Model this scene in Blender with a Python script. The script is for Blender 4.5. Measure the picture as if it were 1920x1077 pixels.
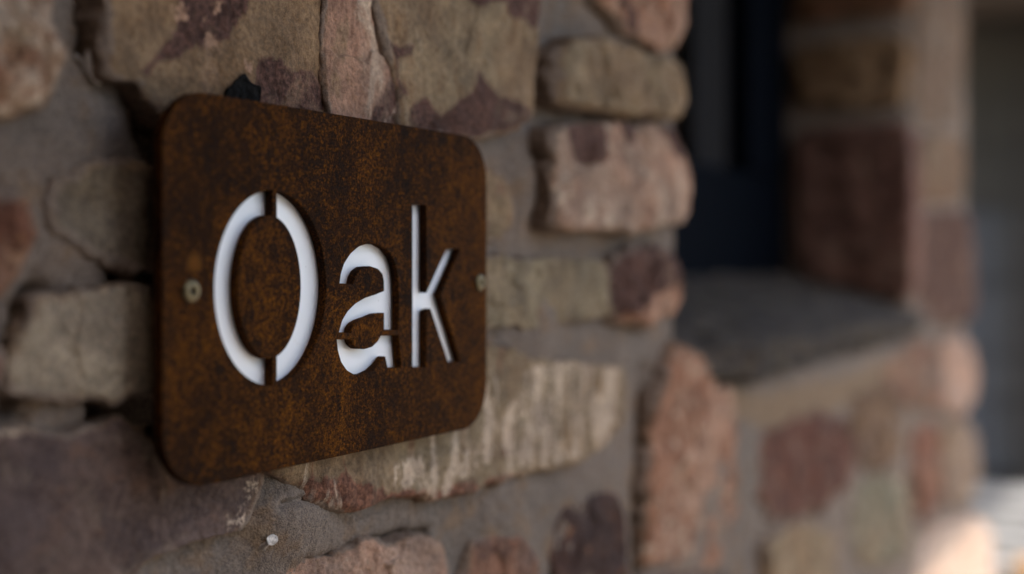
import bpy, math, random
import numpy as np
from mathutils import Vector
R = math.radians
random.seed(4)
for o in list(bpy.data.objects): bpy.data.objects.remove(o)
C = bpy.context.scene.collection
SC = bpy.context.scene

# ------------------------------------------------------------------ camera
F, CX, HY = 2300.0, 960.0, 492.0          # focal length, centre column and horizon row in photo pixels
AL = math.atan2(1364.0, F)                # angle between the wall and the optical axis
CAM = np.array([0.0, -0.340, 1.5])        # mortar face of the wall is y = 0, the wall looks to -y
AX = np.array([math.cos(AL), math.sin(AL), 0.0]); RT = np.array([math.sin(AL), -math.cos(AL), 0.0])
cam = bpy.data.cameras.new('camera'); camo = bpy.data.objects.new('camera', cam); C.objects.link(camo)
camo.location = CAM
camo.rotation_euler = (R(90), 0, AL - R(90))
cam.sensor_width = 36.0; cam.lens = 36.0 * F / 1920.0
cam.shift_y = -(538.5 - HY) / 1920.0
cam.clip_start = 0.01; cam.clip_end = 2000
cam.dof.use_dof = True; cam.dof.focus_distance = 0.505; cam.dof.aperture_fstop = 2.7; cam.dof.aperture_blades = 9
SC.camera = camo

# ------------------------------------------------------------------ sky and sun
SUN_EL, SUN_AZ = 50.0, 218.0              # compass: 0 = +y, 90 = +x, so 218 is front left of the wall
sd = Vector((math.sin(R(SUN_AZ)) * math.cos(R(SUN_EL)), math.cos(R(SUN_AZ)) * math.cos(R(SUN_EL)), math.sin(R(SUN_EL))))
w = bpy.data.worlds.new('World'); SC.world = w; w.use_nodes = True
nt = w.node_tree; bg = nt.nodes['Background']
sky = nt.nodes.new('ShaderNodeTexSky'); sky.sky_type = 'NISHITA'; sky.sun_disc = False
sky.sun_elevation = R(SUN_EL); sky.sun_rotation = R(SUN_AZ); sky.dust_density = 2.0; sky.ozone_density = .8
nt.links.new(sky.outputs[0], bg.inputs[0]); bg.inputs[1].default_value = 0.15
sl = bpy.data.lights.new('sun', 'SUN'); sl.energy = 2.4; sl.angle = R(0.53); sl.color = (1, 0.93, 0.84)
so = bpy.data.objects.new('sun', sl); C.objects.link(so); so.rotation_euler = sd.to_track_quat('Z', 'Y').to_euler()
SC.view_settings.view_transform = 'Standard'; SC.view_settings.look = 'None'
SC.view_settings.gamma = 1.0; SC.view_settings.use_curve_mapping = False
SC.view_settings.exposure = 2.08

# ------------------------------------------------------------------ numeric helpers
def px_dir(p):
    p = np.asarray(p, float)
    return AX[None] + RT[None] * ((p[:, 0:1] - CX) / F) + np.array([[0, 0, 1.0]]) * ((HY - p[:, 1:2]) / F)
def onto(p, o, n):                        # pixels -> points on the plane through o with normal n
    d = px_dir(p); t = ((o - CAM) @ n) / (d @ n)
    return CAM[None] + d * t[:, None]
class Face:                               # a wall face: origin, axis along it, up, outward normal
    def __init__(s, o, U, N):
        s.o = np.array(o, float); s.U = np.array(U, float); s.V = np.array([0, 0, 1.0]); s.N = np.array(N, float)
    def uv(s, p, off):
        q = onto(p, s.o + s.N * off, s.N) - s.o
        return np.stack([q @ s.U, q @ s.V], 1)
    def xyz(s, u, v, h): return s.o + np.outer(u, s.U) + np.outer(v, s.V) + np.outer(h, s.N)
XJ, XR, XE = 0.800, 1.505, 1.850          # left jamb, right jamb, end of the house wall
FRONT = Face((0, 0, 0), (1, 0, 0), (0, -1, 0))
JAMB = Face((XR, 0, 0), (0, -1, 0), (-1, 0, 0))
JAMBL = Face((XJ, 0, 0), (0, 1, 0), (1, 0, 0))

def hsh(i, j, s):
    n = (i * 374761393 + j * 668265263 + s * 974634777) & 0xFFFFFFFF
    n = ((n ^ (n >> 13)) * 1274126177) & 0xFFFFFFFF
    return ((n ^ (n >> 16)) & 0xFFFF) / 65535.0
def pn(x, y, s=0):
    xi = np.floor(x).astype(np.int64); yi = np.floor(y).astype(np.int64); fx = x - xi; fy = y - yi
    u = fx * fx * fx * (fx * (fx * 6 - 15) + 10); v = fy * fy * fy * (fy * (fy * 6 - 15) + 10)
    def g(i, j):
        a = hsh(xi + i, yi + j, s) * 6.2831853
        return np.cos(a) * (fx - i) + np.sin(a) * (fy - j)
    a = g(0, 0) * (1 - u) + g(1, 0) * u; b = g(0, 1) * (1 - u) + g(1, 1) * u
    return (a * (1 - v) + b * v) * 1.4
def fbm(x, y, wl, oc=4, s=0, gain=0.5):
    r = 0; a = 1.0; k = 1.0 / wl
    for q in range(oc): r = r + a * pn(x * k, y * k, s + q * 17); a *= gain; k *= 2.03
    return r
def sdf(P, poly):                         # signed distance, positive inside
    d = np.full(len(P), 1e9); ins = np.zeros(len(P), bool); n = len(poly)
    for i in range(n):
        a = poly[i]; b = poly[(i + 1) % n]; e = b - a; q = P - a
        t = np.clip((q @ e) / max(e @ e, 1e-12), 0, 1)
        d = np.minimum(d, np.hypot(*(q - t[:, None] * e).T))
        c = ((a[1] > P[:, 1]) != (b[1] > P[:, 1]))
        with np.errstate(divide='ignore', invalid='ignore'):
            xx = (b[0] - a[0]) * (P[:, 1] - a[1]) / (b[1] - a[1]) + a[0]
        ins ^= c & (P[:, 0] < xx)
    return np.where(ins, d, -d)
def chaikin(p, n=1):
    for _ in range(n):
        q = np.roll(p, -1, 0); p = np.stack([p * .86 + q * .14, p * .14 + q * .86], 1).reshape(-1, 2)
    return p
def resample(p, n):
    q = np.vstack([p, p[:1]]); l = np.r_[0, np.cumsum(np.hypot(*np.diff(q, axis=0).T))]
    t = np.linspace(0, l[-1], n, endpoint=False)
    return np.stack([np.interp(t, l, q[:, 0]), np.interp(t, l, q[:, 1])], 1)

# ------------------------------------------------------------------ object helpers
def np_mesh(name, V, Q, attrs=None, smooth=True, T=None):
    me = bpy.data.meshes.new(name); V = np.asarray(V, np.float32); Q = np.asarray(Q, np.int32).reshape(-1, 4)
    T = np.zeros((0, 3), np.int32) if T is None else np.asarray(T, np.int32)
    me.vertices.add(len(V)); me.vertices.foreach_set('co', V.ravel())
    me.loops.add(Q.size + T.size); me.loops.foreach_set('vertex_index', np.r_[Q.ravel(), T.ravel()])
    nq, ntt = len(Q), len(T); me.polygons.add(nq + ntt)
    me.polygons.foreach_set('loop_start', np.r_[np.arange(nq) * 4, nq * 4 + np.arange(ntt) * 3].astype(np.int32))
    me.polygons.foreach_set('use_smooth', np.full(nq + ntt, smooth))
    for k, a in (attrs or {}).items():
        me.attributes.new(k, 'FLOAT', 'POINT').data.foreach_set('value', np.asarray(a, np.float32))
    me.update(calc_edges=True); me.validate(); return me
def obj(name, me, mat=None, parent=None, loc=(0, 0, 0)):
    o = bpy.data.objects.new(name, me); C.objects.link(o); o.location = loc
    if mat and not me.materials: me.materials.append(mat)
    if parent: o.parent = parent
    return o
def empty(name, loc=(0, 0, 0)):
    o = bpy.data.objects.new(name, None); C.objects.link(o); o.location = loc; return o
def tag(o, label=None, cat=None, group=None, kind=None):
    for k, v in (('label', label), ('category', cat), ('group', group), ('kind', kind)):
        if v: o[k] = v
    return o
class MB:
    def __init__(s): s.v = []; s.f = []
    def box(s, a, b, bev=0.0):
        n = len(s.v); (x0, y0, z0), (x1, y1, z1) = a, b
        if bev <= 0:
            s.v += [(x, y, z) for z in (z0, z1) for y in (y0, y1) for x in (x0, x1)]
            s.f += [[n + i for i in q] for q in ((0, 2, 3, 1), (4, 5, 7, 6), (0, 1, 5, 4), (2, 6, 7, 3), (0, 4, 6, 2), (1, 3, 7, 5))]
        else:
            import bmesh
            bm = bmesh.new(); bmesh.ops.create_cube(bm, size=1)
            for v in bm.verts: v.co = ((x0 + x1) / 2 + v.co.x * (x1 - x0), (y0 + y1) / 2 + v.co.y * (y1 - y0), (z0 + z1) / 2 + v.co.z * (z1 - z0))
            bmesh.ops.bevel(bm, geom=bm.edges[:], offset=bev, segments=2, affect='EDGES', profile=.5)
            bm.verts.index_update()
            s.v += [tuple(v.co) for v in bm.verts]; s.f += [[n + v.index for v in f.verts] for f in bm.faces]; bm.free()
        return s
    def build(s, name, mat, parent=None, smooth=False):
        me = bpy.data.meshes.new(name); me.from_pydata(s.v, [], s.f); me.update()
        if smooth: me.polygons.foreach_set('use_smooth', [True] * len(me.polygons))
        return obj(name, me, mat, parent)

# ------------------------------------------------------------------ materials
class NT:
    def __init__(s, name):
        s.m = bpy.data.materials.new(name); s.m.use_nodes = True; s.t = s.m.node_tree
        s.b = s.t.nodes['Principled BSDF']; s.c = None
    def n(s, typ, **kw):
        o = s.t.nodes.new(typ)
        for k, v in kw.items(): setattr(o, k, v)
        return o
    def put(s, sock, v):
        if isinstance(v, bpy.types.NodeSocket): s.t.links.new(v, sock)
        elif isinstance(v, (tuple, list)) and len(v) == 3 and sock.type == 'RGBA': sock.default_value = (*v, 1)
        else: sock.default_value = v
    def coord(s, off=(0, 0, 0), scale=(1, 1, 1)):
        tc = s.n('ShaderNodeTexCoord'); mp = s.n('ShaderNodeMapping')
        s.t.links.new(tc.outputs['Object'], mp.inputs[0]); mp.inputs[1].default_value = off; mp.inputs[3].default_value = scale
        return mp.outputs[0]
    def noise(s, vec, scale, detail=4, rough=0.55, dist=0.0):
        o = s.n('ShaderNodeTexNoise'); s.put(o.inputs['Vector'], vec); o.inputs['Scale'].default_value = scale
        o.inputs['Detail'].default_value = detail; o.inputs['Roughness'].default_value = rough; o.inputs['Distortion'].default_value = dist
        return o.outputs[0]
    def ramp(s, v, a, b, lo=0.0, hi=1.0):
        o = s.n('ShaderNodeMapRange', interpolation_type='SMOOTHSTEP'); s.put(o.inputs[0], v)
        for i, k in enumerate((a, b, lo, hi)): o.inputs[1 + i].default_value = k
        return o.outputs[0]
    def math(s, op, a, b=0.0, c=None):
        o = s.n('ShaderNodeMath', operation=op); s.put(o.inputs[0], a); s.put(o.inputs[1], b)
        if c is not None: s.put(o.inputs[2], c)
        return o.outputs[0]
    def mix(s, f, a, b, mode='MIX'):
        o = s.n('ShaderNodeMix', data_type='RGBA', blend_type=mode); s.put(o.inputs[0], f); s.put(o.inputs[6], a); s.put(o.inputs[7], b)
        return o.outputs[2]
    def attr(s, name):
        o = s.n('ShaderNodeAttribute', attribute_name=name); return o.outputs['Fac']
    def bump(s, h, strength, dist, prev=None):
        o = s.n('ShaderNodeBump'); s.put(o.inputs['Height'], h); o.inputs['Strength'].default_value = strength; o.inputs['Distance'].default_value = dist
        if prev: s.put(o.inputs['Normal'], prev)
        return o.outputs[0]
    def out(s, col, rough=0.9, spec=0.2, normal=None, **kw):
        s.put(s.b.inputs['Base Color'], col); s.put(s.b.inputs['Roughness'], rough); s.put(s.b.inputs['Specular IOR Level'], spec)
        if normal: s.put(s.b.inputs['Normal'], normal)
        for k, v in kw.items(): s.put(s.b.inputs[k], v)
        return s.m

TAN, TAN2 = (.222, .158, .098), (.175, .112, .062)
OLIVE, GREY = (.206, .163, .106), (.150, .128, .100)
PINK, PINK2 = (.330, .205, .145), (.230, .118, .074)
PURP, PURP2 = (.062, .035, .028), (.112, .080, .068)
RED = (.150, .058, .034)
PALE = (.430, .355, .275)
MORT = (.204, .154, .119)
def stone_mat(c1, c2, c3=PINK2, dark=PURP, pale=PALE, k3=0.62, kd=9.0, kp=9.0, seed=0, streak=(1, 1, 1), amp=7.0, rimk=.6):
    """c1/c2 ground colours, c3 blotches where noise > k3; 'dark' and 'pale' coloured areas come from the
    stone's own attributes (mm inside the area) and, where kd / kp < 1, from noise as well"""
    wr = lambda c: (c[0] * 1.045, c[1] * .975, c[2] * .92)
    c1, c2, c3, dark, pale = wr(c1), wr(c2), wr(c3), wr(dark), wr(pale)
    m = NT('sandstone'); v = m.coord((seed * 3.17, seed * 1.31, seed * 7.7)); vs = m.coord((seed, 2 * seed, 0), streak)
    lo = m.noise(v, 16, 5, .6); mid = m.noise(vs, 75, 6, .62, .4); fi = m.noise(v, 420, 5, .6); gr = m.noise(v, 1900, 3, .6)
    col = m.mix(m.ramp(lo, .36, .64), c1, c2)
    col = m.mix(m.math('MULTIPLY', m.ramp(mid, k3 - .06, k3 + .09), .8), col, c3)
    jit = m.math('ADD', m.math('MULTIPLY', m.math('SUBTRACT', mid, .5), amp * 2), m.math('MULTIPLY', m.math('SUBTRACT', fi, .5), 6.5))
    d = m.ramp(m.math('ADD', m.attr('dark'), jit), -1.2, 1.2)
    if kd < 1: d = m.math('MAXIMUM', d, m.ramp(m.noise(v, 24, 5, .62, .5), kd - .02, kd + .03))
    dcol = m.mix(m.ramp(fi, .35, .7), dark, tuple(min(1, c * 1.75) for c in dark))
    col = m.mix(d, col, dcol)
    p = m.ramp(m.math('ADD', m.attr('pale'), m.math('MULTIPLY', jit, 1.25)), -.9, .9)
    if kp < 1: p = m.math('MAXIMUM', p, m.ramp(m.noise(vs, 40, 6, .66, .6), kp - .03, kp + .06))
    col = m.mix(m.math('MULTIPLY', p, .85), col, pale)
    sm = m.noise(vs, 30, 6, .68, .7)
    col = m.mix(m.math('MULTIPLY', m.ramp(sm, .53, .70), .55 if rimk else 0.0), col, m.mix(.5, pale, c1))
    col = m.mix(.8, col, m.mix(m.ramp(m.noise(v, 48, 5, .62, .3), .30, .70), (.66, .65, .66), (1.34, 1.33, 1.30)), 'MULTIPLY')
    rim = m.ramp(m.math('ADD', m.attr('rim'), m.math('MULTIPLY', m.math('SUBTRACT', mid, .5), 14)), 4.5, .5)
    col = m.mix(m.math('MULTIPLY', rim, rimk), col, (.215, .128, .072))
    smear = m.ramp(m.math('ADD', m.attr('rim'), m.math('MULTIPLY', m.math('SUBTRACT', sm, .5), 27)), 3.2, 1.0)
    col = m.mix(m.math('MULTIPLY', smear, .85 if rimk > .01 else 0.0), col, (.195, .146, .112))
    col = m.mix(.75, col, m.mix(m.ramp(fi, .25, .75), (.55, .55, .56), (1.28, 1.26, 1.22)), 'MULTIPLY')
    col = m.mix(.85, col, m.mix(m.ramp(gr, .3, .7), (.68, .68, .70), (1.22, 1.2, 1.18)), 'MULTIPLY')
    pit = m.ramp(m.noise(v, 260, 3, .5), .22, .34)
    b = m.bump(mid, .55, .004); b = m.bump(fi, .65, .0013, b); b = m.bump(gr, .5, .0004, b); b = m.bump(pit, .5, .0008, b)
    return m.out(col, m.ramp(fi, .2, .8, .82, .98), .12, b)
def mortar_mat():
    m = NT('lime_mortar'); v = m.coord()
    lo = m.noise(v, 9, 4, .6); mid = m.noise(v, 55, 5, .6); fi = m.noise(v, 600, 4, .6); gr = m.noise(v, 1500, 2, .6)
    col = m.mix(m.ramp(lo, .35, .65), MORT, (.166, .132, .106))
    col = m.mix(m.math('MULTIPLY', m.ramp(mid, .50, .68), .75), col, (.215, .136, .080))
    col = m.mix(m.ramp(m.math('ADD', m.attr('dark'), m.math('MULTIPLY', m.math('SUBTRACT', mid, .5), 26)), -2, 5), col, (.205, .138, .085))
    col = m.mix(.8, col, m.mix(m.ramp(fi, .3, .7), (.72, .72, .72), (1.2, 1.19, 1.18)), 'MULTIPLY')
    col = m.mix(.8, col, m.mix(m.ramp(gr, .33, .67), (.62, .63, .65), (1.3, 1.28, 1.25)), 'MULTIPLY')
    b = m.bump(mid, .4, .003); b = m.bump(fi, .6, .0012, b); b = m.bump(gr, 1.0, .0009, b)
    return m.out(col, .93, .2, b)
def rust_mat():
    m = NT('rusted_steel'); v = m.coord(); vs = m.coord((0, 0, 0), (1, 1, .55))
    big = m.noise(v, 14, 5, .62, .6); md = m.noise(vs, 48, 6, .68, .8); sp = m.noise(v, 680, 5, .74, .4); gr = m.noise(v, 1300, 3, .65)
    col = m.mix(m.ramp(big, .3, .68), (.0125, .0058, .0033), (.027, .0098, .0028))
    f = m.math('ADD', m.math('MULTIPLY', sp, .66), m.math('ADD', m.math('MULTIPLY', md, .22), m.math('MULTIPLY', big, .24)))
    col = m.mix(m.math('MULTIPLY', m.ramp(f, .525, .685), .95), col, (.108, .038, .0048))
    col = m.mix(m.math('MULTIPLY', m.ramp(m.noise(vs, 150, 5, .7), .54, .66), .7), col, (.0082, .0052, .0040))
    col = m.mix(m.math('MULTIPLY', m.ramp(md, .42, .27), .4), col, (.0105, .0056, .0036))
    col = m.mix(.85, col, m.mix(m.ramp(gr, .36, .64), (.42, .42, .45), (1.6, 1.5, 1.35)), 'MULTIPLY')
    sx = m.n('ShaderNodeVectorMath', operation='DISTANCE'); tc = m.n('ShaderNodeTexCoord'); m.t.links.new(tc.outputs['Object'], sx.inputs[0])
    sx.inputs[1].default_value = RUSTSPOT
    col = m.mix(m.math('MULTIPLY', m.ramp(m.math('ADD', sx.outputs['Value'], m.math('MULTIPLY', m.math('SUBTRACT', md, .5), .004)), .0052, .0025), .8), col, (.12, .046, .009))
    b = m.bump(sp, .45, .00045); b = m.bump(gr, .4, .0002, b)
    return m.out(col, m.ramp(sp, .3, .7, .75, .95), .05, b)
def plain(name, col, rough=.6, spec=.4, scale=60, var=.25, bumpd=.0008, metallic=0.0):
    m = NT(name); v = m.coord(); n1 = m.noise(v, scale, 5, .6); n2 = m.noise(v, scale * 7, 4, .6)
    c = m.mix(m.ramp(n1, .3, .7), tuple(x * (1 - var) for x in col), tuple(x * (1 + var) for x in col))
    c = m.mix(m.math('MULTIPLY', m.ramp(n2, .5, .7), .3), c, tuple(x * (1 - var * 1.4) for x in col))
    return m.out(c, m.ramp(n2, .3, .7, rough - .08, min(1, rough + .08)), spec, m.bump(n2, .4, bumpd), Metallic=metallic)

# ------------------------------------------------------------------ ground
g = MB(); n = 24; ext = [-600, -60, -14, -5, -2, 0, 2, 5, 9, 14, 60, 600]
for y in ext:
    for x in ext: g.v.append((x, y, 0))
L = len(ext)
for j in range(L - 1):
    for i in range(L - 1): g.f.append([j * L + i, j * L + i + 1, (j + 1) * L + i + 1, (j + 1) * L + i])
tag(g.build('ground', plain('gravel_ground', (.32, .27, .21), .95, .2, 3.0, .2, .004)), kind='structure')

# ------------------------------------------------------------------ house
house = empty('stone_house', (0.7, 0.2, 0))
tag(house, 'rough coursed sandstone house wall with mortar joints and a dark recessed window', 'house')
def hobj(name, me, mat, parent=house):
    o = obj(name, me, mat, parent); return o
def keep(o, parent):                      # parent without moving
    o.parent = parent; o.matrix_parent_inverse = parent.matrix_world.inverted(); return o
bpy.context.view_layer.update()
SILL_BACK, SILL_FRONT, RECESS = 1.486, 1.442, 0.155
M_MORT = mortar_mat()

# mortar face: a fine relief sheet that rounds over at the opening and at the end of the wall, on a solid core
ORANGE = [(1255, 690), (1330, 720), (1420, 735), (1560, 710), (1700, 660), (1760, 650), (1750, 690), (1640, 735), (1520, 790), (1440, 810), (1400, 800), (1310, 740)]
ORANGE2 = [(225, 1035), (420, 985), (480, 1000), (330, 1030), (200, 1085)]
GROOVES = [([(497, 950), (500, 943), (520, 938), (552, 932), (590, 944)], .0009, .004), ([(560, 1062), (640, 1042), (700, 1020), (800, 998)], .0030, .006), ([(1200, 690), (1199, 800), (1196, 900), (1194, 1060)], .006, .006),
           ([(183, -60), (184, 60), (192, 118)], .006, .012), ([(262, 140), (285, 190), (300, 220)], .006, .008), ([(60, 560), (40, 640), (15, 760)], .006, .010), ([(240, 528), (300, 535), (340, 535)], .006, .009), ([(200, 765), (300, 760), (360, 780)], .008, .012)]
def mortar_sheet():
    xs = np.r_[np.linspace(-.62, .2, 100, endpoint=False), np.linspace(.2, .62, 380, endpoint=False), np.linspace(.62, XE + .002, 430)]
    zs = np.r_[np.linspace(.3, 1.27, 120, endpoint=False), np.linspace(1.27, 1.67, 300, endpoint=False), np.linspace(1.67, 2.38, 90)]
    X, Z = np.meshgrid(xs, zs); x = X.ravel(); z = Z.ravel()
    h = fbm(x, z, .06, 3, 3) * .0022 + fbm(x, z, .012, 3, 9) * .0006 + fbm(x, z, .004, 3, 5) * .0006
    h += np.where(x > 1.2, fbm(x, z, .03, 2, 31) * .001, 0)
    def off(px, hgt, rad):                # a dab of mortar laid proud, where the photo shows it over the stones
        nonlocal h
        p = FRONT.uv(np.array([px]), .006)[0]; d = np.hypot((x - p[0]), (z - p[1]))
        h = h + hgt * np.exp(-(d / rad) ** 2)
    off((525, 960), .010, .020); off((600, 985), .005, .02); off((1010, 640), .006, .03); off((1180, 645), .004, .03)
    off((960, 960), .004, .03); off((1120, 890), .004, .04); off((120, 480), .002, .02)
    off((985, 350), .006, .02)
    off((310, 525), -.013, .014); off((310, 775), -.013, .013); off((330, 640), -.014, .014); off((325, 420), -.012, .013); off((320, 290), -.010, .018)
    h += .0022
    UVm = np.stack([x, z], 1)
    for line, wd, dp in GROOVES:
        q = FRONT.uv(np.array(line, float), .002); dd = np.full(len(x), 9.0)
        for a_, b_ in zip(q[:-1], q[1:]):
            e_ = b_ - a_; t_ = np.clip(((UVm - a_) @ e_) / (e_ @ e_), 0, 1); dd = np.minimum(dd, np.hypot(*(UVm - a_ - t_[:, None] * e_).T))
        dd = dd + fbm(x, z, .008, 3, 77) * wd * .5
        h = h - dp * np.exp(-(np.maximum(dd, 0) / wd) ** 2)
    inO = np.minimum(np.minimum(x - XJ, XR - x), z - SILL_FRONT + .03)   # >0 inside the opening
    e = np.clip((.014 + inO) / .014, 0, 1); h = h - .014 * e * e
    e = np.clip((x - (XE - .012)) / .014, 0, 1); h = h - .012 * e * e
    dark = np.maximum(sdf(np.stack([x, z], 1), FRONT.uv(ORANGE, 0)), sdf(np.stack([x, z], 1), FRONT.uv(ORANGE2, 0))) * 1000
    V = FRONT.xyz(x, z, h); nx = len(xs); nz = len(zs)
    idx = np.arange(nx * nz).reshape(nz, nx)
    Q = np.stack([idx[:-1, :-1], idx[:-1, 1:], idx[1:, 1:], idx[1:, :-1]], -1).reshape(-1, 4)
    cx = x[Q].mean(1); cz = z[Q].mean(1)
    Q = Q[~((cx > XJ + .001) & (cx < XR - .001) & (cz > SILL_FRONT - .028))]
    core = MB(); y0, y1 = .009, .34
    core.box((-.62, y0, 0), (XJ, y1, 2.38)).box((XJ + .0005, y0, 0), (XR - .0005, y1, SILL_FRONT - .03)).box((XR, y0, 0), (XE, y1, 2.38))
    core.box((-.62, y0 - .003, 0), (XE, y0 + .02, .3))
    nb = len(V); V = np.vstack([V, np.array(core.v)]); Q = np.vstack([Q, np.array(core.f) + nb])
    return np_mesh('wall', V, Q, {'dark': np.r_[dark, np.full(len(core.v), -50)]})
wall = keep(obj('wall', mortar_sheet(), M_MORT), house)
bpy.context.view_layer.update()

STONES = []
def stone(poly, P, c, face=FRONT, r=.006, rough=1.0, N=220, M=60, dark=(), pale=(), depth=.05, seed=None, uvs=None, label=None, tilt=None, edge=1.0, name='stone', parent=None, jag=1.0, grow=.0028, **kw):
    seed = len(STONES) * 7 + 11 if seed is None else seed
    p = np.array(uvs, float) if uvs is not None else face.uv(np.array(poly, float), P)
    p = chaikin(p, 1); p = chaikin(p, 1); p = resample(p, N)
    cen = p.mean(0); d = p - cen; rad = np.hypot(*d.T); mr = rad.mean()
    bn = fbm(p[:, 0], p[:, 1], .022, 4, seed) * .0036 * edge + fbm(p[:, 0], p[:, 1], .005, 3, seed + 3) * .0009 * edge
    d = d * (1 + (bn + grow) / rad)[:, None]
    s0 = max(.3, 1 - r / mr * 1.1)
    th = np.linspace(0, math.pi / 2, 9)[1:]
    S = np.r_[np.linspace(0, s0, M), s0 + (1 - s0) * np.sin(th), np.full(5, 1.0) + np.linspace(.004, .02, 5)]
    H = np.r_[np.full(M, 1.0) * P, P - r * (1 - np.cos(th)), np.linspace(P - r, -depth, 6)[1:]]
    W = np.r_[np.ones(M), 1 - .6 * np.sin(th), np.full(5, .25)]
    S[0] = .004
    u = cen[0] + np.outer(S, d[:, 0]); v = cen[1] + np.outer(S, d[:, 1])
    sh = u.shape; u = u.ravel(); v = v.ravel()
    rs = np.random.RandomState(seed); tx, ty = (tilt if tilt is not None else rs.uniform(-.06, .06, 2))
    hn = fbm(u, v, .045, 3, seed + 40) * .0024 + fbm(u, v, .011, 4, seed + 60) * .0007 + fbm(u, v, .0035, 2, seed + 63) * .0004
    # cleft steps
    st = fbm(u, v, .05, 3, seed + 80); hn += .0016 * (np.clip((st - .05) / .05, 0, 1) - .5) * jag
    h = np.repeat(H, sh[1]) + hn * np.repeat(W, sh[1]) * rough + ((u - cen[0]) * tx + (v - cen[1]) * ty) * np.repeat(W, sh[1])
    # sides are rough too
    sw = np.repeat(np.r_[np.zeros(M), np.linspace(0, 1, 8), np.ones(5)], sh[1])
    k = 1 + sw * fbm(h * 1.3 + u, v * .8 + h, .012, 3, seed + 90) * .0018 / mr
    u = cen[0] + (u - cen[0]) * k; v = cen[1] + (v - cen[1]) * k
    A = {}
    UV = np.stack([u, v], 1)
    for nm, polys in (('dark', dark), ('pale', pale)):
        m = np.full(len(u), -40.0)
        for q in polys: m = np.maximum(m, sdf(UV, face.uv(np.array(q, float), P)) * 1000)
        A[nm] = np.minimum(m, .3) if nm == 'pale' else m
    A['rim'] = np.repeat(np.maximum(0, 1 - S) * mr * 1000, N)
    V = face.xyz(u, v, h); org = face.xyz(cen[:1], cen[1:], np.array([0.0]))[0]
    nr = len(S); idx = np.arange(nr * N).reshape(nr, N)
    Q = np.stack([idx[:-1], np.roll(idx[:-1], -1, 1), np.roll(idx[1:], -1, 1), idx[1:]], -1).reshape(-1, 4)
    if np.sum(p[:, 0] * np.roll(p[:, 1], -1) - p[:, 1] * np.roll(p[:, 0], -1)) > 0: flip = True
    else: flip = False
    if flip: Q = Q[:, ::-1]
    # close the tiny middle and the hidden back
    V = np.vstack([V, V[:N].mean(0), V[-N:].mean(0)]); A = {k_: np.r_[a, a[0], a[-1]] for k_, a in A.items()}
    i = np.arange(N); T = np.vstack([np.stack([i, np.roll(i, -1), np.full(N, nr * N)], 1), np.stack([(nr - 1) * N + np.roll(i, -1), (nr - 1) * N + i, np.full(N, nr * N + 1)], 1)])
    if not flip: T = T[:, ::-1]
    me = np_mesh(name, V - org, Q, A, True, T)
    mat = c if isinstance(c, bpy.types.Material) else stone_mat(*c, seed=seed * .37, **kw)
    o = keep(obj(name, me, mat, loc=org), parent or wall)
    if label: o['label'] = label
    STONES.append((o, face, p)); return o
HI = dict(N=420, M=130)

# --- around the sign, left to right
stone([(-90, -80), (112, -80), (124, 20), (126, 110), (104, 180), (45, 200), (-90, 206)], .014, (OLIVE, PINK2, PALE), k3=.5, kp=.60, r=.010, rough=1.7)
stone([(-120, 352), (-5, 345), (50, 358), (66, 400), (64, 450), (48, 508), (0, 560), (-120, 590)], .016, (RED, (.10, .052, .036), (.24, .12, .055)), k3=.6, r=.006,
      label='rust red rounded stone at the left edge')
stone([(-120, 640), (-20, 620), (6, 680), (-2, 770), (-120, 775)], .010, (PURP2, PINK2))
stone([(98, 338), (120, 325), (285, 320), (306, 330), (304, 500), (262, 508), (205, 492), (140, 455), (97, 420)], .0070, (GREY, OLIVE), k3=.75, rough=.6, r=.003, grow=.003, kd=.70)
stone([(72, 560), (110, 549), (230, 548), (300, 552), (312, 640), (304, 742), (200, 738), (32, 736), (42, 680), (58, 610)], .009, ((.265, .225, .165), (.285, .24, .18), OLIVE), k3=.72, rough=.6, r=.003, grow=.003,
      label='pale olive block left of the sign')
stone([(-120, 808), (60, 812), (190, 806), (238, 795), (300, 850), (400, 905), (486, 888), (484, 940), (466, 994), (420, 1005), (330, 1025), (235, 1062), (185, 1092), (160, 1240), (-120, 1240)],
      .008, (PURP2, (.090, .068, .066), (.125, .080, .062)), k3=.6, rough=.7, r=.004, N=380, M=120, tilt=(0, .02), amp=4.0, jag=.4,
      pale=[[(424, 1006), (424, 968), (440, 945), (456, 938), (460, 905), (484, 890), (484, 990), (455, 1004), (440, 998)], [(-30, 794), (115, 798), (120, 808), (-30, 818)]],
      label='large dark purple stone below the left of the sign')
stone([(204, -80), (450, -80), (609, -80), (611, 60), (612, 150), (611, 225), (480, 245), (340, 228), (290, 190), (262, 152), (214, 146), (205, 60)],
      .010, (TAN, TAN2, (.165, .118, .075), PURP, (.36, .235, .165)), r=.0022, k3=.6, rough=.6, amp=3.0, jag=.3, tilt=(0, .0), edge=.5, **HI,
      dark=[[(336, -60), (470, -60), (462, 20), (447, 40), (432, 72), (392, 80), (362, 90), (335, 108), (292, 118), (274, 142), (262, 136), (300, 96), (330, 62), (338, 30)],
            [(484, 112), (503, 106), (522, 110), (534, 130), (548, 138), (563, 131), (585, 131), (598, 150), (606, 180), (608, 212), (478, 200), (480, 150)]],
      pale=[[(x_ - q_ * .7, y_ - q_), (x_ + q_ * .5, y_ - q_ * .8), (x_ + q_, y_ + q_ * .6), (x_ - q_ * .3, y_ + q_)] for x_, y_, q_ in ((336, 22, 13), (343, 30, 9), (407, 13, 11), (394, 73, 10), (386, 32, 5), (465, 125, 7))],
      label='tan stone with brown and purple patches above the sign')
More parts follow.
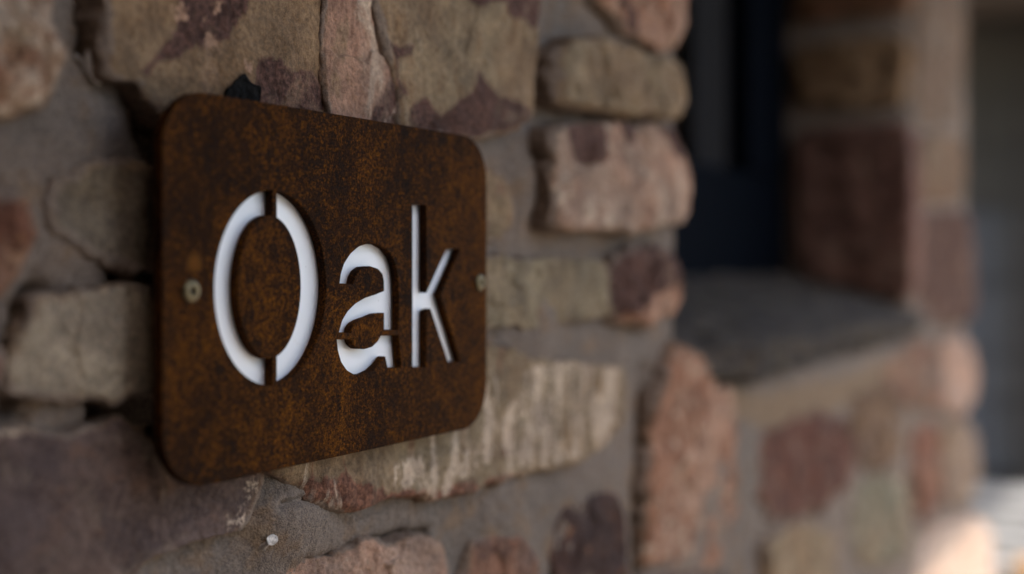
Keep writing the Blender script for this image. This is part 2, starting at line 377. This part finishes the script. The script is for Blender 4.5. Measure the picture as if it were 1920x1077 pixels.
stone([(614, -80), (690, -80), (712, 20), (722, 75), (733, 110), (748, 160), (752, 235), (690, 260), (640, 255), (612, 250)], .0115, (PINK, (.26, .155, .11), TAN), r=.0018, k3=.56, kp=.60, streak=(1, 1, .45), rough=.7, N=380, M=120, amp=5, tilt=(-.02, 0), edge=.4,
      dark=[[(715, 165), (740, 110), (770, 190), (765, 260), (680, 260), (690, 215)]], label='pink stone sliver above the sign')
stone([(700, -80), (1012, -80), (1018, 20), (1008, 95), (1000, 180), (996, 226), (950, 246), (870, 252), (800, 246), (755, 236), (750, 170), (735, 108), (724, 72), (712, 15)],
      .0125, (TAN, OLIVE, TAN2), r=.003, k3=.58, rough=.7, amp=4, jag=.7, tilt=(.0, .0), edge=.6, streak=(1, 1, .5), **HI,
      dark=[[(770, 206), (800, 175), (814, 207), (827, 221), (854, 194), (887, 174), (899, 132), (914, 160), (941, 184), (961, 181), (993, 204), (998, 240), (941, 256), (874, 258), (760, 250)],
            [(884, -60), (884, 2), (897, 14), (925, 2), (945, 6), (950, 28), (985, 38), (998, 58), (1014, 40), (1014, -60)],
            [(730, 80), (752, 92), (775, 84), (770, 100), (745, 112), (748, 150), (762, 175), (748, 190)]],
      label='large tan stone with jagged dark brown lower edge')
# --- courses between the sign and the window
stone([(1128, -80), (1305, -80), (1303, 30), (1288, 82), (1262, 95), (1232, 82), (1186, 62), (1150, 25), (1130, 5)], .014, (PINK, PINK2, PALE), k3=.60, kd=.60, dark=[[(1165, 5), (1200, 20), (1205, 60), (1180, 50)]], r=.010, rough=1.4, depth=.09)
stone([(1062, 88), (1100, 70), (1160, 76), (1200, 95), (1270, 106), (1292, 130), (1297, 200), (1286, 224), (1200, 212), (1110, 206), (1052, 192), (1052, 140)], .020, (OLIVE, TAN, (.30, .235, .165)), k3=.62, r=.010, rough=1.3, depth=.09)
stone([(1050, 242), (1100, 234), (1160, 236), (1262, 240), (1286, 280), (1301, 340), (1298, 402), (1276, 420), (1150, 430), (1052, 434), (1044, 400), (1046, 320)], .020,
      ((.265, .195, .150), PINK, PALE), k3=.56, r=.007, rough=1.2, depth=.09, amp=3.0,
      dark=[[(1066, 225), (1140, 225), (1142, 290), (1130, 308), (1085, 308), (1070, 280)], [(1165, 225), (1200, 225), (1195, 270), (1178, 272)], [(1228, 225), (1275, 235), (1282, 300), (1255, 290)]],
      label='pale pink block with dark blotches beside the window')
stone([(800, 318), (915, 322), (948, 335), (966, 378), (966, 430), (930, 448), (800, 452)], .009, (OLIVE, TAN), r=.004)
stone([(800, 482), (1000, 487), (1110, 486), (1132, 497), (1146, 560), (1140, 596), (1050, 603), (960, 610), (800, 622)], .0075, ((.200, .172, .118), OLIVE, GREY), k3=.6, r=.004, rough=.8,
      label='pale greenish block right of the sign')
stone([(1168, 478), (1210, 463), (1264, 470), (1285, 510), (1292, 560), (1274, 592), (1215, 613), (1170, 606), (1156, 580), (1158, 512)], .015, (PINK, PINK2, PALE), k3=.6, r=.011, rough=1.6, depth=.09,
      dark=[[(1150, 455), (1290, 455), (1290, 520), (1255, 540), (1220, 560), (1190, 590), (1150, 590)]], label='knobbly pink and purple corner stone above the sill')
stone([(500, 880), (620, 740), (760, 680), (900, 660), (960, 657), (1010, 680), (1060, 673), (1130, 682), (1184, 692), (1190, 730), (1180, 790), (1152, 830), (1100, 868), (1000, 888), (905, 908), (830, 938), (745, 930), (655, 966), (600, 955), (548, 915)],
      .0105, (OLIVE, TAN, PINK2, (.120, .060, .040)), r=.008, k3=.62, rough=.9, amp=9.0, streak=(1.5, 1, .30), kp=.58, N=460, M=130, jag=.5,
      dark=[[(560, 905), (640, 892), (700, 912), (730, 928), (800, 918), (900, 900), (980, 888), (830, 948), (745, 942), (655, 975), (590, 962)], [(945, 815), (965, 810), (965, 850), (948, 852)]],
      pale=[[(735, 870), (790, 862), (790, 890), (765, 905), (725, 910)], [(845, 890), (890, 820), (905, 830), (880, 890)], [(990, 700), (1060, 678), (1165, 695), (1160, 790), (1085, 855), (960, 880), (940, 800)], [(900, 690), (930, 690), (930, 850), (900, 870)]],
      label='long streaky stone with white flecks under the sign')
stone([(500, 1100), (560, 1062), (640, 1042), (750, 1016), (812, 1006), (832, 1030), (838, 1062), (836, 1220), (470, 1220)], .008, ((.285, .205, .160), PINK, OLIVE), r=.005, k3=.62, kp=.62, N=380, M=110,
      label='pale pink stone at the bottom edge')
stone([(884, 1020), (930, 1005), (974, 1001), (1000, 1030), (1014, 1062), (1030, 1220), (868, 1220)], .0072, (PINK2, PURP2, PURP), k3=.55, r=.005, kp=.66)
stone([(1066, 962), (1100, 936), (1146, 926), (1166, 950), (1172, 1000), (1178, 1220), (1065, 1220), (1052, 1010)], .009, (PURP, (.05, .036, .034), (.25, .12, .06)), k3=.62, r=.006, rough=1.1, rimk=.001)
# --- below the window
stone([(1222, 735), (1232, 685), (1258, 656), (1300, 664), (1322, 700), (1384, 742), (1412, 800), (1420, 900), (1416, 1000), (1386, 1054), (1290, 1064), (1206, 1052), (1204, 900)], .0062, (PINK, PINK2, PALE), k3=.58, kp=.64, r=.005, rough=1.3, edge=2.0, N=320, M=90,
      label='tall pink stone below the window sill')
CH = dict(edge=2.4, rough=1.4, rimk=.35, amp=10.0)
stone([(1432, 815), (1500, 788), (1574, 780), (1600, 828), (1588, 905), (1545, 948), (1440, 982)], .0072, ((.115, .052, .036), (.095, .048, .036), PURP2), k3=.56, kp=.68, r=.006, **CH)
stone([(1604, 748), (1690, 716), (1706, 790), (1692, 862), (1625, 884), (1608, 830)], .0072, (TAN2, (.13, .085, .055), PURP2), k3=.54, kp=.68, r=.006, **CH)
stone([(1602, 925), (1650, 886), (1696, 888), (1702, 1042), (1640, 1064), (1600, 1040)], .0072, ((.15, .15, .112), OLIVE, GREY), k3=.56, kp=.62, r=.006, **CH)
stone([(1714, 806), (1764, 788), (1774, 935), (1728, 984), (1712, 900)], .0072, (PINK2, RED, PURP2), k3=.52, kp=.66, r=.006, **CH)
stone([(1655, 690), (1705, 655), (1752, 640), (1762, 700), (1756, 768), (1700, 752)], .009, (PURP2, PINK2, TAN), k3=.55, kp=.64, r=.006, grow=.004, edge=1.5)
stone([(1770, 640), (1800, 628), (1826, 650), (1836, 700), (1832, 750), (1812, 780), (1776, 770), (1766, 700)], .014, (PINK, (.29, .21, .17), PALE), k3=.58, r=.010, depth=.1)
stone([(1775, 800), (1822, 790), (1842, 830), (1840, 900), (1822, 945), (1785, 950), (1772, 880)], .010, ((.20, .16, .13), TAN, PINK2), k3=.6, r=.010, depth=.1)
stone([(1720, 1040), (1770, 985), (1830, 965), (1850, 1000), (1852, 1090), (1850, 1160), (1735, 1160)], .014, ((.38, .32, .27), (.36, .27, .22), PALE), k3=.6, r=.008, depth=.1)
stone([(1200, 1085), (1300, 1075), (1400, 1078), (1410, 1180), (1200, 1200)], .008, (GREY, PURP2))
stone([(1430, 1010), (1500, 985), (1575, 1000), (1590, 1080), (1570, 1150), (1440, 1160)], .008, (OLIVE, TAN))
# --- right pier, front
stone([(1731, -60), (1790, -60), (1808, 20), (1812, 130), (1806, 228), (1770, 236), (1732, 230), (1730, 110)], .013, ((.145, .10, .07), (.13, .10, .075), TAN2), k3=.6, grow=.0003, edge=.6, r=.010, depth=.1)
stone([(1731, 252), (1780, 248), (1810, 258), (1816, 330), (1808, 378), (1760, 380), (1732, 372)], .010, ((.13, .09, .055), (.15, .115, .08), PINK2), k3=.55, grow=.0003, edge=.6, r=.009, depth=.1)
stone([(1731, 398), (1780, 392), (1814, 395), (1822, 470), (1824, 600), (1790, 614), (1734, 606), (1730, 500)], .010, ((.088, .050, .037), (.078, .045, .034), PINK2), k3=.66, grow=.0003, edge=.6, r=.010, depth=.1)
# --- right jamb (faces the camera side of the opening)
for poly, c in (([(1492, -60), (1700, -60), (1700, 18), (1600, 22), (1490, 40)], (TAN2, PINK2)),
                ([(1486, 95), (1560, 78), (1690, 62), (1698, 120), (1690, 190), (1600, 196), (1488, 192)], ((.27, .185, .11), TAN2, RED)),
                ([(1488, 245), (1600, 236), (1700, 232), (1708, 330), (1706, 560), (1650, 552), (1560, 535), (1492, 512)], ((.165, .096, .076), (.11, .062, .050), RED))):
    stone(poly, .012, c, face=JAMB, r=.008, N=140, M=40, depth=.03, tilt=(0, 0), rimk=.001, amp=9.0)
# left jamb, hidden from here but part of the place
for a, b in ((1.445, 1.50), (1.515, 1.555), (1.575, 1.625), (1.64, 1.70), (1.72, 1.80)):
    stone(None, .004, (TAN, PINK2), face=JAMBL, uvs=[(.10, a), (.15, a + .004), (.152, b), (.098, b - .003)], N=70, M=16, r=.006, depth=.03)

# --- sill: a sloping slate-grey slab with a ragged front edge
def sill():
    fr = FRONT.uv(np.array([(1225, 625), (1262, 655), (1310, 682), (1400, 702), (1500, 690), (1560, 668), (1640, 640), (1710, 622), (1775, 612)], float), .012)
    nu, nv = 240, 70; us = np.linspace(XJ - .012, XR + .05, nu)
    edge = np.interp(us, [XJ - .02, .86, .92, 1.05, 1.2, 1.35, 1.5, 1.56], [.004, .012, .020, .022, .016, .018, .012, .006]) + fbm(us, us * 0, .05, 4, 5) * .004
    V = []; top = []
    for j in range(nv):
        t = j / (nv - 1); y = -edge * (1 - t) + RECESS * t
        z = SILL_FRONT + (SILL_BACK - SILL_FRONT) * t - .006 * (1 - t) ** 8
        z = z + fbm(us * .6, us * 0 + y * 2, .05, 4, 8) * .003 + fbm(us, us * 0 + y, .012, 3, 12) * .0009
        V.append(np.stack([us, np.full(nu, 0) + y, z], 1))
    V = V[::-1]                            # back to front, then down the front edge and under
    f = V[-1].copy(); th = .020 + fbm(us, us * 0, .05, 3, 44) * .006 + .008 * np.exp(-((us - .93) / .07) ** 2)
    for k in range(1, 7): V.append(f + np.stack([us * 0, fbm(us, us * 0 + k * .006, .02, 3, 60) * .004 + .0005 * k, -th * k / 6], 1))
    V.append(np.stack([us, np.full(nu, .03), f[:, 2] - th], 1)); V.append(np.stack([us, np.full(nu, RECESS), f[:, 2] - th], 1))
    nr = len(V); V = np.vstack(V); idx = np.arange(nr * nu).reshape(nr, nu)
    Q = np.stack([idx[:-1, :-1], idx[1:, :-1], idx[1:, 1:], idx[:-1, 1:]], -1).reshape(-1, 4)
    return np_mesh('window_sill', V, Q, {'dark': np.full(len(V), -40.), 'pale': np.full(len(V), -40.), 'rim': np.full(len(V), 40.)})
SILLM = stone_mat((.050, .044, .041), (.042, .037, .032), (.095, .078, .048), k3=.57, kp=.70, pale=(.12, .105, .085), seed=5.5)
keep(obj('window_sill', sill(), SILLM), house)['label'] = 'sloping slate grey window sill with ragged front edge'

# --- filler courses beyond the frame, so that the wall goes on as a wall
LOM = [stone_mat(*c, seed=k * 2.3) for k, c in enumerate(((TAN, OLIVE, PINK2), (PINK, PINK2, TAN), (PURP2, PURP, PINK2), (OLIVE, GREY, TAN), (PINK2, RED, TAN)))]
def bb(p): return p[:, 0].min(), p[:, 0].max(), p[:, 1].min(), p[:, 1].max()
taken = [bb(p) for o_, f_, p in STONES if f_ is FRONT]
def in_view(x, z):
    d = np.array([x, 0, z]) - CAM; Zc = d @ AX
    if Zc < .05: return False
    px = CX + F * (d @ RT) / Zc; py = HY - F * d[2] / Zc
    return -20 < px < 1930 and -20 < py < 1097
rs = np.random.RandomState(7)
for h0, h1, w0, w1 in ((.07, .13, .10, .24), (.045, .065, .06, .12)):
    z = .02
    while z < 2.3:
        hgt = rs.uniform(h0, h1); x = -.60 + rs.uniform(-.02, .02)
        while x < XE - .06:
            wd = min(rs.uniform(w0, w1), XE - x - .004)
            a, b, c, d = x + .008, x + wd - .008, z + .008, z + hgt - .008
            bad = b - a < .04 or (b > XJ - .005 and a < XR + .005 and d > SILL_FRONT - .06)
            bad = bad or any(a < q[1] + .006 and b > q[0] - .006 and c < q[3] + .006 and d > q[2] - .006 for q in taken)
            bad = bad or any(in_view(u, v) for u in np.linspace(a, b, 4) for v in np.linspace(c, d, 4))
            if not bad:
                j = lambda: rs.uniform(-.008, .008)
                stone(None, rs.uniform(.008, .014), LOM[rs.randint(5)], uvs=[(a + j(), c + j()), ((a + b) / 2, c + j()), (b + j(), c + j()), (b + j(), (c + d) / 2), (b + j(), d + j()), ((a + b) / 2, d + j()), (a + j(), d + j()), (a + j(), (c + d) / 2)], N=72, M=14, r=.008, depth=.02); taken.append((a - .004, b + .004, c - .004, d + .004))
            x += wd
        z += hgt

# --- small things set in the wall
HOLE_BLACK = stone_mat((.005, .0045, .004), (.008, .007, .006), (.014, .012, .010), seed=2, rimk=0)
stone([(434, 200), (436, 172), (446, 160), (449, 158), (462, 157), (466, 165), (486, 168), (487, 182), (480, 205), (470, 225), (430, 225)], .0122, HOLE_BLACK, r=.001, N=90, M=24, depth=.012, edge=.4, label='small dark hole above the sign, its shade made as a black piece')  # black piece stands in for the shade inside a small hole
CHALK = stone_mat((.52, .51, .49), (.45, .45, .45), (.6, .6, .58), seed=3, rimk=0)
stone([(172, 112), (182, 108), (190, 122), (188, 135), (176, 134)], .004, CHALK, r=.002, N=40, M=10, depth=.006, edge=.2, label='tiny white pebble in the mortar')
stone([(502, 1010), (512, 1008), (513, 1014), (503, 1017)], .0092, CHALK, r=.0005, N=32, M=8, depth=.008, edge=.1, label='tiny white flake in the mortar')
# --- eave out of frame shades the wall; unseen blocks added against front, left sky
M_WOOD = plain('dark_timber', (.055, .042, .034), .75, .3, 20, .3, .002)
eave = MB()
for k in range(9): eave.box((-3.0, -.80 + k * .14, 2.42), (2.3, -.80 + k * .14 + .135, 2.45))
eave.box((-3.0, -.83, 2.36), (2.3, -.802, 2.56)).box((-3.0, -.80, 2.4505), (2.3, .5, 2.56))
keep(eave.build('roof_eave', M_WOOD), house)
blk_left = MB().box((-.95, -1.745, 0), (-.42, .33, 2.415), .01)  # added out of view to keep light from the left off the wall
blk_front = MB().box((-2.4, -2.1, 0), (.55, -1.75, 2.9), .01)  # added behind the camera to block the front sky, right side left open
keep(blk_front.build('light_block_front', stone_mat((.10, .082, .07), PURP2, PINK2, seed=8)), house)
keep(blk_left.build('light_block_left', stone_mat((.10, .082, .07), PURP2, PINK2, seed=9)), house)

# ------------------------------------------------------------------ window
M_NAVY = plain('navy_paint', (.0015, .0024, .0044), .7, .02, 40, .15, .0003)
M_BEAD = plain('grey_bead', (.014, .0135, .014), .7, .03, 40, .15, .0003)
win = empty('window', (0, 0, 0)); keep(win, house); win['label'] = 'dark navy window set back in the wall'
bpy.context.view_layer.update()
def wpart(name, mb, mat, parent=win): return keep(mb.build(name, mat), parent)
YF, ZB, ZT = RECESS - .003, 1.478, 2.36
fm = MB().box((XR - .129, YF, 1.606), (XR + .01, YF + .07, ZT), .004); fr_ = wpart('frame', fm, M_NAVY)
wpart('frame', MB().box((XJ - .01, YF, 1.606), (XJ + .12, YF + .07, ZT), .004), M_NAVY)
wpart('frame', MB().box((XJ - .01, YF + .001, ZB), (XR + .01, YF + .071, 1.6055), .004), M_NAVY)
wpart('glazing_bead', MB().box((XR - .129 - .105, YF + .026, 1.607), (XR - .1295, YF + .05, ZT), .003), M_BEAD)
wpart('glazing_bead', MB().box((XJ + .1205, YF + .026, 1.607), (XJ + .16, YF + .05, ZT), .003), M_BEAD)
gm = NT('window_glass'); gl = gm.n('ShaderNodeBsdfGlossy'); gl.inputs['Roughness'].default_value = .04
tr = gm.n('ShaderNodeBsdfTransparent'); tr.inputs[0].default_value = (.55, .57, .56, 1); fz = gm.n('ShaderNodeFresnel'); fz.inputs[0].default_value = 1.5
ms = gm.n('ShaderNodeMixShader'); gm.t.links.new(fz.outputs[0], ms.inputs[0]); gm.t.links.new(tr.outputs[0], ms.inputs[1]); gm.t.links.new(gl.outputs[0], ms.inputs[2])
wn = gm.noise(gm.coord(), 9, 2); bn = gm.bump(wn, .05, .01); gm.t.links.new(bn, gl.inputs['Normal'])
gm.t.links.new(ms.outputs[0], gm.t.nodes['Material Output'].inputs[0])
wpart('pane', MB().box((XJ + .15, YF + .034, 1.60), (XR - .2, YF + .038, ZT)), gm.m)
room = MB(); a, b = (-.5, .3405, .6), (2.2, 3.0, 2.38)
M_ROOM = plain('dim_room', (.05, .042, .035), .9, .2, 5, .2)
for q in (((a[0], b[1], a[2]), (b[0], b[1] + .05, b[2])), ((a[0] - .05, a[1], a[2]), (a[0], b[1], b[2])), ((b[0], a[1], a[2]), (b[0] + .05, b[1], b[2])),
          ((a[0], a[1], a[2] - .05), (b[0], b[1], a[2])), ((a[0], a[1], b[2]), (b[0], b[1], b[2] + .03))): room.box(*q)
keep(room.build('room', M_ROOM), house)

# ------------------------------------------------------------------ sign
YS = -0.024                                # front face of the plate
SW, SH = 0.0, 0.0
SF = Face((0, YS, 0), (1, 0, 0), (0, -1, 0))
def sp(p): return SF.uv(np.array(p, float), 0.0)
TH = .0041
left, right = sp([(304, 540)])[0][0], sp([(913, 540)])[0][0]
zt = (sp([(440, 184)])[0][1] + sp([(860, 251)])[0][1]) / 2; zb = (sp([(450, 896)])[0][1] + sp([(860, 808)])[0][1]) / 2
scx, scz = (left + right) / 2, (zt + zb) / 2; hw, hh = (right - left) / 2, (zt - zb) / 2
print('sign', left, right, zt, zb, 'w', hw * 2, 'h', hh * 2)
rsp = sp([(365, 493)])[0]; RUSTSPOT = (rsp[0] - scx, 0, rsp[1] - scz)
sign = empty('house_sign', (scx, YS + .012, zb)); tag(sign, 'rusted steel house name plate with white cut-out letters reading Oak', 'sign')
bpy.context.view_layer.update()
def rrect(hw, hh, r, k=12):
    o = []
    for cx_, cz_, a0 in ((hw - r, hh - r, 0), (-hw + r, hh - r, 90), (-hw + r, -hh + r, 180), (hw - r, -hh + r, 270)):
        for i in range(k + 1):
            a = R(a0 + 90 * i / k); o.append((cx_ + r * math.cos(a), cz_ + r * math.sin(a)))
    return o
def zz(p, x0, y0, k): return [(x0 + x / k, y0 + y / k) for x, y in p]
A_UP = zz([(107, 543), (113, 495), (130, 440), (165, 385), (210, 347), (260, 331), (310, 336), (352, 360), (387, 405), (406, 460), (415, 520), (418, 600), (418, 790), (343, 790), (343, 700), (300, 704), (262, 722), (215, 738), (185, 757),
           (170, 780), (165, 805), (103, 805), (120, 742), (150, 692), (190, 652), (240, 622), (300, 603), (343, 585), (343, 530), (335, 492), (310, 464), (270, 451), (230, 456), (203, 476), (186, 508), (178, 546)], 600, 340, 2.835)
A_LO = zz([(92, 842), (98, 900), (115, 960), (145, 1005), (185, 1028), (230, 1028), (280, 1005), (318, 968), (343, 933), (349, 931), (362, 993), (432, 990), (425, 920), (418, 820), (327, 822), (310, 852), (280, 882), (240, 894), (200, 892), (176, 870), (165, 842)], 600, 340, 2.835)
K_ = zz([(494, 128), (565, 128), (565, 594), (567, 594), (676, 362), (744, 362), (638, 603), (746, 958), (685, 965), (590, 677), (570, 686), (565, 712), (565, 988), (494, 988)], 600, 340, 2.835)
def smooth_poly(p, sharp=45):             # round the gentle bends, keep the corners
    p = np.array(p); n = len(p); out = []
    for i in range(n):
        a, b, c = p[i - 1], p[i], p[(i + 1) % n]
        t = abs((math.degrees(math.atan2(c[1] - b[1], c[0] - b[0]) - math.atan2(b[1] - a[1], b[0] - a[0])) + 180) % 360 - 180)
        if t > sharp: out.append(b)
        else:
            for s_ in (-.34, -.17, 0, .17, .34):
                if s_ < 0: q = b + (a - b) * -s_
                else: q = b + (c - b) * s_
                w_ = 1 - abs(s_) / .5
                out.append(q + w_ * .22 * ((a + c) / 2 - b) * .35)
    return np.array(out)
ou = sp([(403, 540), (611, 540)])[:, 0]; iu = sp([(445, 540), (565, 540)])[:, 0]
oz = [sp([(505, 357)])[0][1], sp([(505, 723)])[0][1]]; iz = [sp([(507, 404)])[0][1], sp([(507, 673)])[0][1]]
br = sp([(511, 540), (520, 540)])[:, 0]
def ohalf(side):
    def el(u, z, xb, rev):
        cx_, cz_ = (u[0] + u[1]) / 2, (z[0] + z[1]) / 2; a, b = (u[1] - u[0]) / 2, abs(z[0] - z[1]) / 2
        t0 = math.asin(max(-1, min(1, (xb - cx_) / a)))
        ts = np.linspace(t0, -math.pi - t0, 60) if side < 0 else np.linspace(t0, math.pi - t0, 60)
        q = np.stack([cx_ + a * np.sin(ts), cz_ + b * np.cos(ts)], 1)
        return q[::-1] if rev else q
    xb = br[0] if side < 0 else br[1]
    return np.vstack([el(ou, oz, xb, False), el(iu, iz, xb, True)])
cuts = [ohalf(-1), ohalf(1), smooth_poly(sp(A_UP)), smooth_poly(sp(A_LO)), sp(K_)]
for h_ in cuts: h_ -= np.array([scx, scz])
def curve_mesh(name, loops, thick, bev):
    cu = bpy.data.curves.new(name, 'CURVE'); cu.dimensions = '2D'; cu.fill_mode = 'BOTH'; cu.extrude = thick / 2 - bev; cu.bevel_depth = bev; cu.bevel_resolution = 2; cu.offset = -bev
    for lp in loops:
        s_ = cu.splines.new('POLY'); s_.points.add(len(lp) - 1); s_.use_cyclic_u = True
        for q, (u_, v_) in zip(s_.points, lp): q.co = (u_, v_, 0, 1)
    t = bpy.data.objects.new(name, cu); C.objects.link(t); dg = bpy.context.evaluated_depsgraph_get()
    me = bpy.data.meshes.new_from_object(t.evaluated_get(dg)); bpy.data.objects.remove(t)
    co = np.empty(len(me.vertices) * 3, np.float32); me.vertices.foreach_get('co', co); co = co.reshape(-1, 3)
    co = np.stack([co[:, 0], -co[:, 2], co[:, 1]], 1); me.vertices.foreach_set('co', co.ravel()); me.update(); me.materials.clear()
    return me
plate = keep(obj('plate', curve_mesh('plate', [rrect(hw, hh, .0205)] + cuts, TH, .0005), rust_mat(), loc=(scx, YS + TH / 2, scz)), sign)
wm = NT('white_acrylic'); wv = wm.coord(); wst = wm.noise(wv, 60, 5, .65); wsp = wm.noise(wv, 500, 3, .5)
wc = wm.mix(wm.math('MULTIPLY', wm.ramp(wst, .60, .78), .35), (.80, .805, .81), (.62, .50, .40))
wc = wm.mix(wm.math('MULTIPLY', wm.ramp(wsp, .74, .78), .7), wc, (.15, .11, .09))
wm.out(wc, .32, .5, **{'Subsurface Weight': .3, 'Subsurface Scale': .003}); wm.b.inputs['Subsurface Radius'].default_value = (1, 1, 1)
keep(obj('backing_panel', curve_mesh('backing_panel', [rrect(hw - .012, hh - .012, .012)], .003, .0003), wm.m, loc=(scx, YS + TH + .0018, scz)), sign)
M_SCREW = plain('zinc_screw', (.145, .108, .052), .5, .4, 400, .3, .0001, .6)
M_HOLE = plain('screw_recess', (.02, .017, .014), .8, .2, 400, .2)
def screw(px):
    c = sp([px])[0]; n = 48; prof = [(.00405, -.0001), (.0041, .0005), (.0038, .0010), (.0030, .00135), (.0021, .0015), ('t', .0015), ('t', -.0005)]
    V = []
    for r_, h_ in prof:
        for i in range(n):
            a = 2 * math.pi * i / n; rr = r_ if r_ != 't' else .00145 + .00034 * math.cos(6 * a)
            V.append((rr * math.cos(a), -h_, rr * math.sin(a)))
    idx = np.arange(len(V)).reshape(-1, n)
    Q = np.stack([idx[:-1], np.roll(idx[:-1], -1, 1), np.roll(idx[1:], -1, 1), idx[1:]], -1).reshape(-1, 4)
    s_ = keep(obj('screw', np_mesh('screw', V, Q), M_SCREW, loc=(c[0], YS, c[1])), sign)
    bpy.context.view_layer.update()
    V = [(.0018 * math.cos(2 * math.pi * i / 24), .0002, .0018 * math.sin(2 * math.pi * i / 24)) for i in range(24)]
    me = bpy.data.meshes.new('recess'); me.from_pydata([(x, y - .0004 * 0, z_) for x, y, z_ in V] + [(x, y + .0006, z_) for x, y, z_ in V], [], [list(range(24)), list(range(47, 23, -1))] + [[i, i + 24, (i + 1) % 24 + 24, (i + 1) % 24] for i in range(24)]); me.update()
    keep(obj('recess', me, M_HOLE, loc=(c[0], YS - .0005, c[1])), s_)
screw((357, 546)); screw((899, 530))

# ------------------------------------------------------------------ beyond the corner of the house
XB = 6.0
def bp(x, y, X=XB): q = onto(np.array([(x, y)], float), np.array([X, 0, 0]), np.array([-1.0, 0, 0]))[0]; return q[1], q[2]
shed = empty('outbuilding', (XB + .5, 1.5, 0)); tag(shed, 'dim grey panelled outbuilding far behind the corner of the house', 'building')
bpy.context.view_layer.update()
GP = [plain('grey_panel', c, .8, .3, 6, .12) for c in ((.047, .049, .053), (.042, .041, .040), (.034, .031, .026), (.025, .021, .017))]
rows = [0.52, .86, 1.07, 1.40, 1.75, 2.05, 2.6]
ys = [-.6, .30, bp(1905, 0)[0], bp(1866, 0)[0], 1.9, 2.9]
for i in range(len(rows) - 1):
    for j in range(len(ys) - 1):
        mt = GP[0] if (j >= 3 and i < 4) else GP[1] if i < 4 else GP[2]
        if j <= 1: mt = GP[3]
        keep(MB().box((XB, ys[j] + .006, rows[i] + .006), (XB + .05 + .004 * ((i + j) % 2), ys[j + 1] - .006, rows[i + 1] - .006), .004).build('panel', mt), shed)
keep(MB().box((XB + .03, -.6, 0), (XB + 1.2, 2.9, 2.62)).build('wall', GP[3]), shed)
keep(MB().box((XB - 1.75, -.9, 2.63), (XB + 1.5, 3.2, 2.75), .01).build('roof', M_WOOD), shed)  # overhang lengthened to keep the sun off panels and slats
bench = empty('slatted_bench', (XB - .4, 1, 0)); tag(bench, 'pale grey horizontal slats low beyond the house corner', 'bench')
bpy.context.view_layer.update()
SLAT = plain('pale_slat', (.29, .285, .275), .8, .3, 12, .12)
for k in range(5):
    keep(MB().box((XB - .35, -.5, .005 + k * .110), (XB - .31, 2.4, .005 + k * .110 + .072), .004).build('slat', SLAT), bench)
keep(MB().box((XB - .305, -.48, 0), (XB - .02, 2.38, .5)).build('frame', GP[3]), bench)
pot = MB(); prof = [(.0, 0), (.10, 0), (.13, .12), (.15, .26), (.165, .27), (.165, .31), (.145, .31), (.135, .24), (0, .24)]; n = 32
for r_, z_ in prof:
    for i in range(n): a = 2 * math.pi * i / n; pot.v.append((max(r_, .001) * math.cos(a), max(r_, .001) * math.sin(a), z_))
for j in range(len(prof) - 1):
    for i in range(n): pot.f.append([j * n + i, j * n + (i + 1) % n, (j + 1) * n + (i + 1) % n, (j + 1) * n + i])
po = pot.build('plant_pot', plain('amber_glaze', (.22, .105, .02), .6, .4, 12, .25), smooth=True)
q = bp(1912, 1030, 5.2); po.location = (5.2, q[0] - .14, 0.0)
tag(po, 'amber brown pot at the bottom right corner', 'pot')
